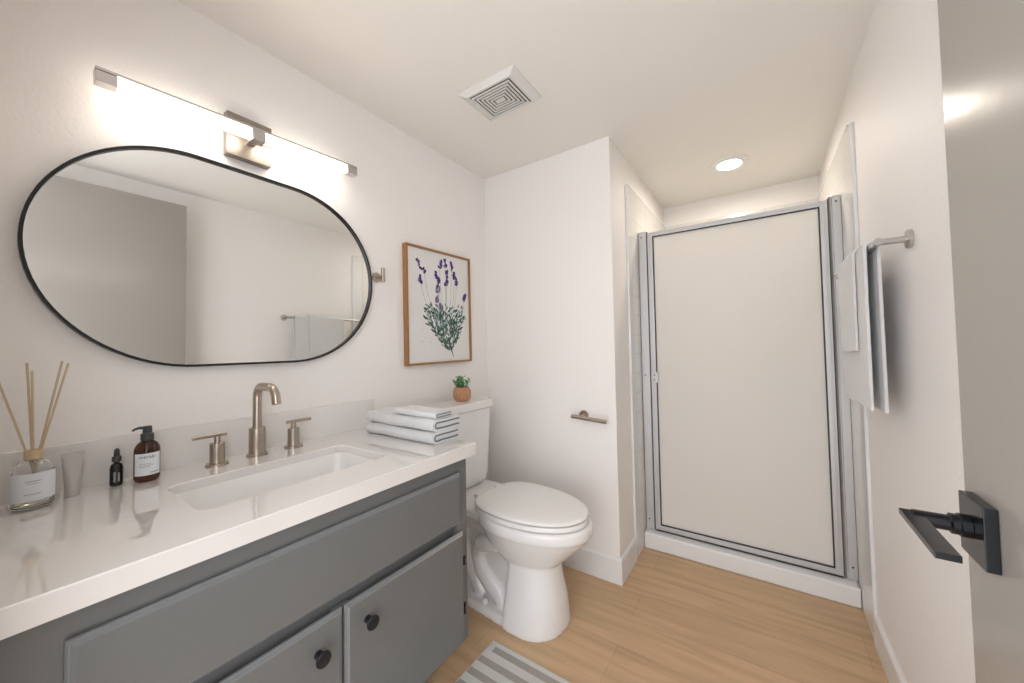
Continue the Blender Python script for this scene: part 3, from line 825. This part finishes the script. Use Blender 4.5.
# ------------------------------------------------------------------ little potted succulent on the tank
px_, py_, pz_ = .120, 1.562, .9736
t = thing('potted_succulent', (px_, py_, pz_), 'tiny green succulent in a ribbed terracotta pot on the toilet tank', 'potted plant')
MB().lathe([(.030, 0), (.037, .004), (.046, .020), (.049, .040), (.047, .060), (.040, .076), (.037, .079), (.034, .076), (.034, .066)],
           (px_, py_, pz_), seg=96, lobes=16, lobe=.07).build('pot', M_TERRA, t)
MB().lathe([(.032, .0665), (.0335, .069), (.020, .073), (.0005, .074)], (px_, py_, pz_), seg=24).build('soil', M_SOIL, t)
rl = random.Random(11)
m = MB()
for k in range(9):
    a = rl.uniform(0, 6.28); rad = rl.uniform(.006, .036); hgt = rl.uniform(.03, .070)
    b0 = Vector((px_ + rad * .6 * math.cos(a), py_ + rad * .6 * math.sin(a), pz_ + .068)); b1 = b0 + Vector((rad * math.cos(a) * .9, rad * math.sin(a) * .9, hgt))
    m.tube([b0, b1], .0022, 6, mi=0)
    for j in range(12):
        q = .25 + .75 * j / 11; c_ = b0.lerp(b1, q); aa = j * 2.4 + a; ln = rl.uniform(.017, .026)
        dv = Vector((math.cos(aa), math.sin(aa), rl.uniform(.2, .9))).normalized(); s_ = dv.cross(Vector((0, 0, 1))).normalized()
        rings = []
        for q2, ww in ((0, .15), (.35, .8), (.65, 1), (.9, .6), (1, .1)):
            cc = c_ + dv * ln * q2; up2 = s_.cross(dv)
            rings.append([cc + s_ * ww * .0075 * math.cos(g) + up2 * ww * .002 * math.sin(g) for g in [i * math.pi / 3 for i in range(6)]])
        m.loft(rings, mi=rl.choice([0, 0, 1]))
m.build('foliage', [M_LEAF, M_LEAFL], t, smooth=60)

# ------------------------------------------------------------------ paper holder on the back wall
t = thing('toilet_paper_holder', (.70, YB, .885), 'empty brushed nickel toilet paper holder on the back wall', 'paper holder')
yh = YB - .066
MB().lathe([(.027, -.0005), (.027, -.007), (.025, -.009), (.0005, -.009)], (.700, YB, .882), 'y', 32).build('wall_plate', M_NICKEL, t)
MB().lathe([(.0085, -.009), (.0085, -.066)], (.700, YB, .879), 'y', 16).build('post', M_NICKEL, t)
MB().tube([(.653, yh, .882), (.8565, yh, .868)], .0112, 20).build('bar', M_NICKEL, t)

# ------------------------------------------------------------------ towel bar and hung towels
BX, BZ = XR - .072, 1.568
t = thing('towel_bar', (XR, 1.8, BZ), 'brushed nickel towel bar on the right wall', 'towel bar')
for y in (1.488, 2.165):
    MB().lathe([(.027, -.0005), (.027, -.008), (.025, -.010), (.0005, -.010)], (XR, y, BZ), 'x', 32).build('wall_plate', M_STEEL, t)
    MB().lathe([(.0095, -.010), (.0095, -.075)], (XR, y, BZ), 'x', 20).build('post', M_STEEL, t)
MB().tube([(BX, 1.474, BZ), (BX, 2.178, BZ)], .0105, 20).build('bar', M_STEEL, t)

def hung(y0, y1, zf, zb, xf, xb, ztop, thick, name, label, wave, ph, arc, group=None):
    """sheet over the bar: front drop at xf, back drop at xb"""
    xm = (xf + xb) / 2; rr_ = (xb - xf) / 2
    path = [(xf + (0 if q < .0 else 0), zf + (ztop - arc - zf) * q) for q in [k / 14 for k in range(15)]]
    path += [(xm - rr_ * math.cos(a), ztop - arc + arc * math.sin(a)) for a in [math.pi * k / 12 for k in range(1, 12)]]
    path += [(xb, ztop - arc - (ztop - arc - zb) * q) for q in [k / 14 for k in range(15)]]
    nn = len(path); outl, inl = [], []
    for i, (x, z) in enumerate(path):
        a = path[max(i - 1, 0)]; c = path[min(i + 1, nn - 1)]; dx, dz = c[0] - a[0], c[1] - a[1]; l_ = math.hypot(dx, dz) + 1e-9
        nx, nz = -dz / l_, dx / l_
        outl.append((x + nx * thick / 2, z + nz * thick / 2)); inl.append((x - nx * thick / 2, z - nz * thick / 2))
    ring0 = outl + inl[::-1]
    m = MB(); rings = []; n = 24
    for i in range(n + 1):
        q = i / n; y = y0 + (y1 - y0) * q
        ring = []
        for (x, z) in ring0:
            drop = max(0, ztop - arc - z); side = -1 if x < xm else .35
            ring.append((x + side * wave * math.sin(q * 9 + ph) * min(1, drop * 3) , y + .004 * math.sin(z * 9 + ph) * min(1, drop * 4), z + (.003 * math.sin(q * 6 + ph) if drop > .2 else 0)))
        rings.append(ring)
    m.loft(rings)
    o = m.build(name, M_TOWEL, smooth=60)
    rebase(o, (xm, (y0 + y1) / 2, ztop)); return tag(o, label, 'towel', group)
hung(1.545, 1.985, 1.062, 1.056, BX - .0165, BX + .0150, BZ + .0165, .008, 'bath_towel', 'large pale grey bath towel hung over the towel bar', .0015, .5, .017)
hung(1.655, 1.938, 1.242, 1.30, BX - .0262, BX + .0247, BZ + .0262, .007, 'hand_towel', 'smaller pale grey hand towel draped over the hanging bath towel', .0008, 1.5, .027)

# ------------------------------------------------------------------ bath mat
m = MB(); mx0, mx1, my1, my0 = .550, 1.16, 1.272, .55
pit = .0635; k = 0; y = my1
hz = .011
bands = [(my1 - .022, my1, None)]
y = my1 - .022; i = 0
while y > my0 + .02:
    bands.append((y - .028, y, 1)); y -= .028
    bands.append((max(y - .036, my0), y, None)); y -= .036
def soft(x0, x1, y0, y1, mi):
    m.box(x0, x1, y0, y1, .0005, hz + (.0012 if mi else 0), .003, mi=mi)
for j, (a, c, g) in enumerate(bands):
    if a >= c: continue
    if g:
        ins = .030 if j == 1 else .004
        soft(mx0, mx0 + ins, a, c, 0); soft(mx0 + ins, mx1 - ins, a, c, 1); soft(mx1 - ins, mx1, a, c, 0)
    else: soft(mx0, mx1, a, c, 0)
o = m.build('bath_mat', [M_MATW, M_MATG]); rebase(o, (.86, .9, 0))
tag(o, 'white and grey striped bath mat on the oak floor', 'bath mat')

# ------------------------------------------------------------------ entry door leaf, standing open
dr = thing('entry_door', (1.82, 0, 0), 'taupe painted door standing open along the right wall', 'door')
MB().box(1.797, 1.840, .0, .809, .012, 2.306, .0015).build('leaf', M_DOOR, dr, smooth=0)
for z in (.3, 1.2, 2.05):
    MB().tube([(1.846, -.002, z), (1.846, -.002, z + .1)], .006, 12).build('hinge', M_BLACK, dr)
hd = MB().box(1.7835, 1.7965, .714, .784, .985, 1.065, .0012).build('handle', M_BLACKG, dr)
MB().lathe([(.0150, 1.7830), (.0150, 1.774), (.0135, 1.7725), (.0135, 1.766), (.0105, 1.764), (.0105, 1.7305), (.0095, 1.7290)], (0, .754, 1.026), 'x', 32).build('neck', M_BLACKG, hd)
MB().box(1.7180, 1.7400, .628, .764, 1.0245, 1.0325, .001).build('lever', M_BLACKG, hd)
